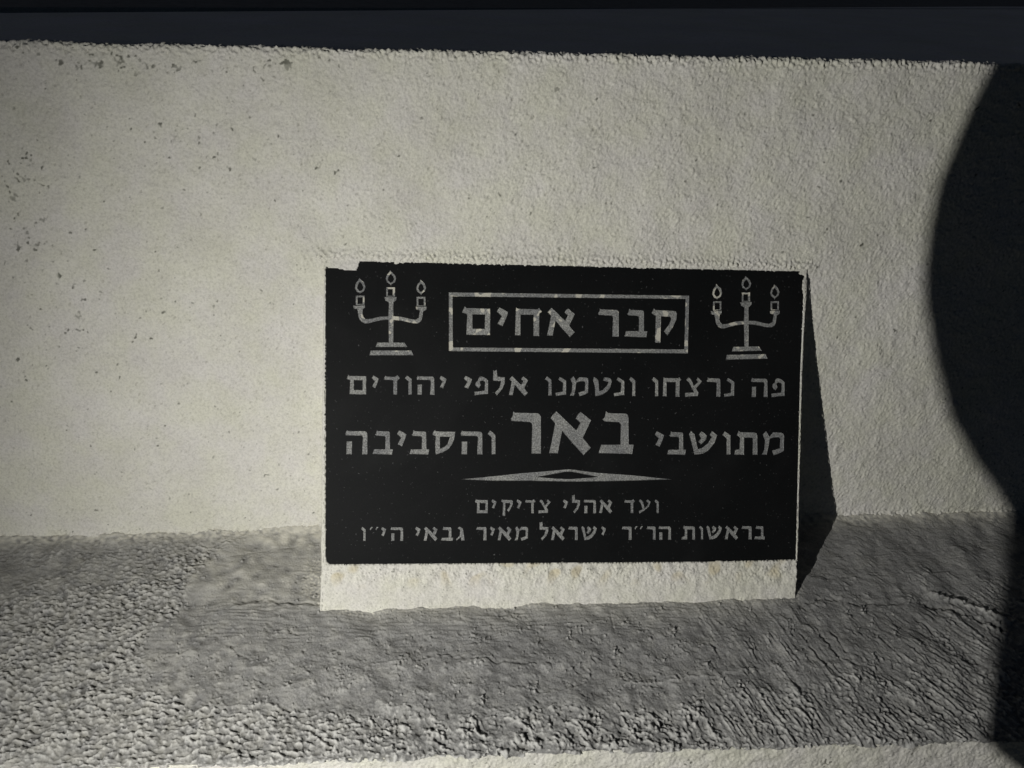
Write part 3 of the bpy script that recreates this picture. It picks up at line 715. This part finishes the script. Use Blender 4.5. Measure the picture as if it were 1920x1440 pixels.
# ------------------------------------------------------------------ the work lamp on its tripod (left of the frame) and an added plate blocking part of its beam
lw = W3(LAMP)
stand = empty('work_lamp', (lw[0] - 0.05, lw[1] - 0.03, GZ))
tag(stand, 'yellow work lamp on a black tripod with an added rounded plate blocking part of its beam', 'lamp')
M_YE = make_plain('yellow_metal', (0.55, 0.38, 0.03), 0.45, 0.2); M_BK = make_plain('black_metal', (0.02, 0.02, 0.02), 0.5, 0.6)
M_LE, nt_, bs_ = mat('lamp_diode'); bs_.inputs['Emission Color'].default_value = (*LAMP_COL, 1); bs_.inputs['Emission Strength'].default_value = 4.0
def frame_of(d):
    d = Vector(d).normalized(); a = d.orthogonal().normalized(); return d, a, d.cross(a)
def lathe(name, p, d, prof, m_, parent, n=28, smooth=True):
    d, a, b = frame_of(d); vs, fs = [], []
    for h_, r_ in prof:
        for k in range(n):
            t = 2 * math.pi * k / n; vs.append(tuple(Vector(p) + d * h_ + (a * math.cos(t) + b * math.sin(t)) * r_))
    for i in range(len(prof) - 1):
        for k in range(n): fs.append((i * n + k, i * n + (k + 1) % n, (i + 1) * n + (k + 1) % n, (i + 1) * n + k))
    return mesh_obj(name, np.array(vs), fs, m_, parent, smooth)
aim = (W3(LAMP_AIM) - lw); aim /= np.linalg.norm(aim); A = Vector(aim); P0 = Vector(lw)
lathe('lamp_housing', P0, aim, [(-0.11, 0.0), (-0.11, 0.022), (-0.06, 0.026), (-0.05, 0.038), (-0.012, 0.046), (-0.004, 0.046), (-0.004, 0.041), (-0.03, 0.012), (-0.031, 0.0)], M_YE, stand)
lathe('lamp_diode', P0, aim, [(-0.016, 0.0), (-0.016, 0.004), (-0.03, 0.004)], M_LE, stand, 12)
hub = P0 - A * 0.07
top = Vector((hub.x, hub.y, hub.z - 0.03))
lathe('pole', top, (0, 0, -1), [(0, 0), (0, 0.010), (top.z - GZ - 0.55, 0.010), (top.z - GZ - 0.55, 0.014), (top.z - GZ - 0.35, 0.014), (top.z - GZ - 0.35, 0)], M_BK, stand, 14)
for k in range(3):
    t = math.radians(200 + 120 * k); hp = Vector((top.x, top.y, GZ + 0.55)); fp = Vector((top.x + 0.33 * math.cos(t), top.y + 0.33 * math.sin(t), GZ + 0.01)); L_ = (fp - hp).length
    lathe('leg', hp, fp - hp, [(0, 0), (0, 0.009), (L_ - 0.03, 0.008), (L_ - 0.03, 0.012), (L_, 0.012), (L_, 0)], M_BK, stand, 10)
blocker = [(204, 122.5), (198, 112.5), (192.3, 101.5), (187.3, 92), (183.5, 80), (181.2, 68.5), (180.5, 60), (181.2, 46.5), (183.3, 33), (188, 22), (193, 13.5), (197, 5), (201, -0.5), (205, -8),
         (208.3, -12.5), (211, -17), (214, -21.5), (217, -26), (219.5, -31), (222, -35.5), (226, -39.5), (231, -44), (240, -52), (255, -58), (275, -58), (300, -46), (315, 4), (318, 74), (305, 129), (275, 150), (240, 150), (218, 140)]
sp = [np.array([LAMP[0] + (x - 0.7) / 1000, LAMP[1] + y / 1000, LAMP[2] - 0.150]) for x, y in blocker]
vs = [W3(p) for p in sp] + [W3(p + np.array([0.0008, 0, 0.0012])) for p in sp]; n = len(sp)
mesh_obj('shadow_blocker', np.array(vs), [list(range(n))[::-1], [n + i for i in range(n)]] + [(i, (i + 1) % n, n + (i + 1) % n, n + i) for i in range(n)], M_BK, stand)  # added unseen plate, outlined to cast the round shadow on the right
arm0 = P0 + A * -0.008 + Vector((0, 0, 0.048)); arm1 = Vector(W3(np.array([LAMP[0] + 0.30, LAMP[1] + 0.10, LAMP[2] - 0.150]))); mid_ = Vector(((arm0.x + arm1.x) / 2, (arm0.y + arm1.y) / 2 - 0.02, arm1.z + 0.05))
for a_, b_ in ((arm0, mid_), (mid_, arm1)): lathe('blocker_arm', a_, b_ - a_, [(0, 0), (0, 0.003), ((b_ - a_).length, 0.003), ((b_ - a_).length, 0)], M_BK, stand, 8)  # arm holding the added plate
ld = bpy.data.lights.new('lamp_light', 'SPOT'); ld.energy = LAMP_POWER; ld.color = LAMP_COL; ld.spot_size = math.radians(LAMP_CONE); ld.spot_blend = 1.0; ld.shadow_soft_size = LAMP_R
lo = bpy.data.objects.new('lamp_light', ld); C.objects.link(lo); lo.parent = stand; lo.location = P0 - stand.location
lo.rotation_euler = (-A).to_track_quat('Z', 'Y').to_euler()
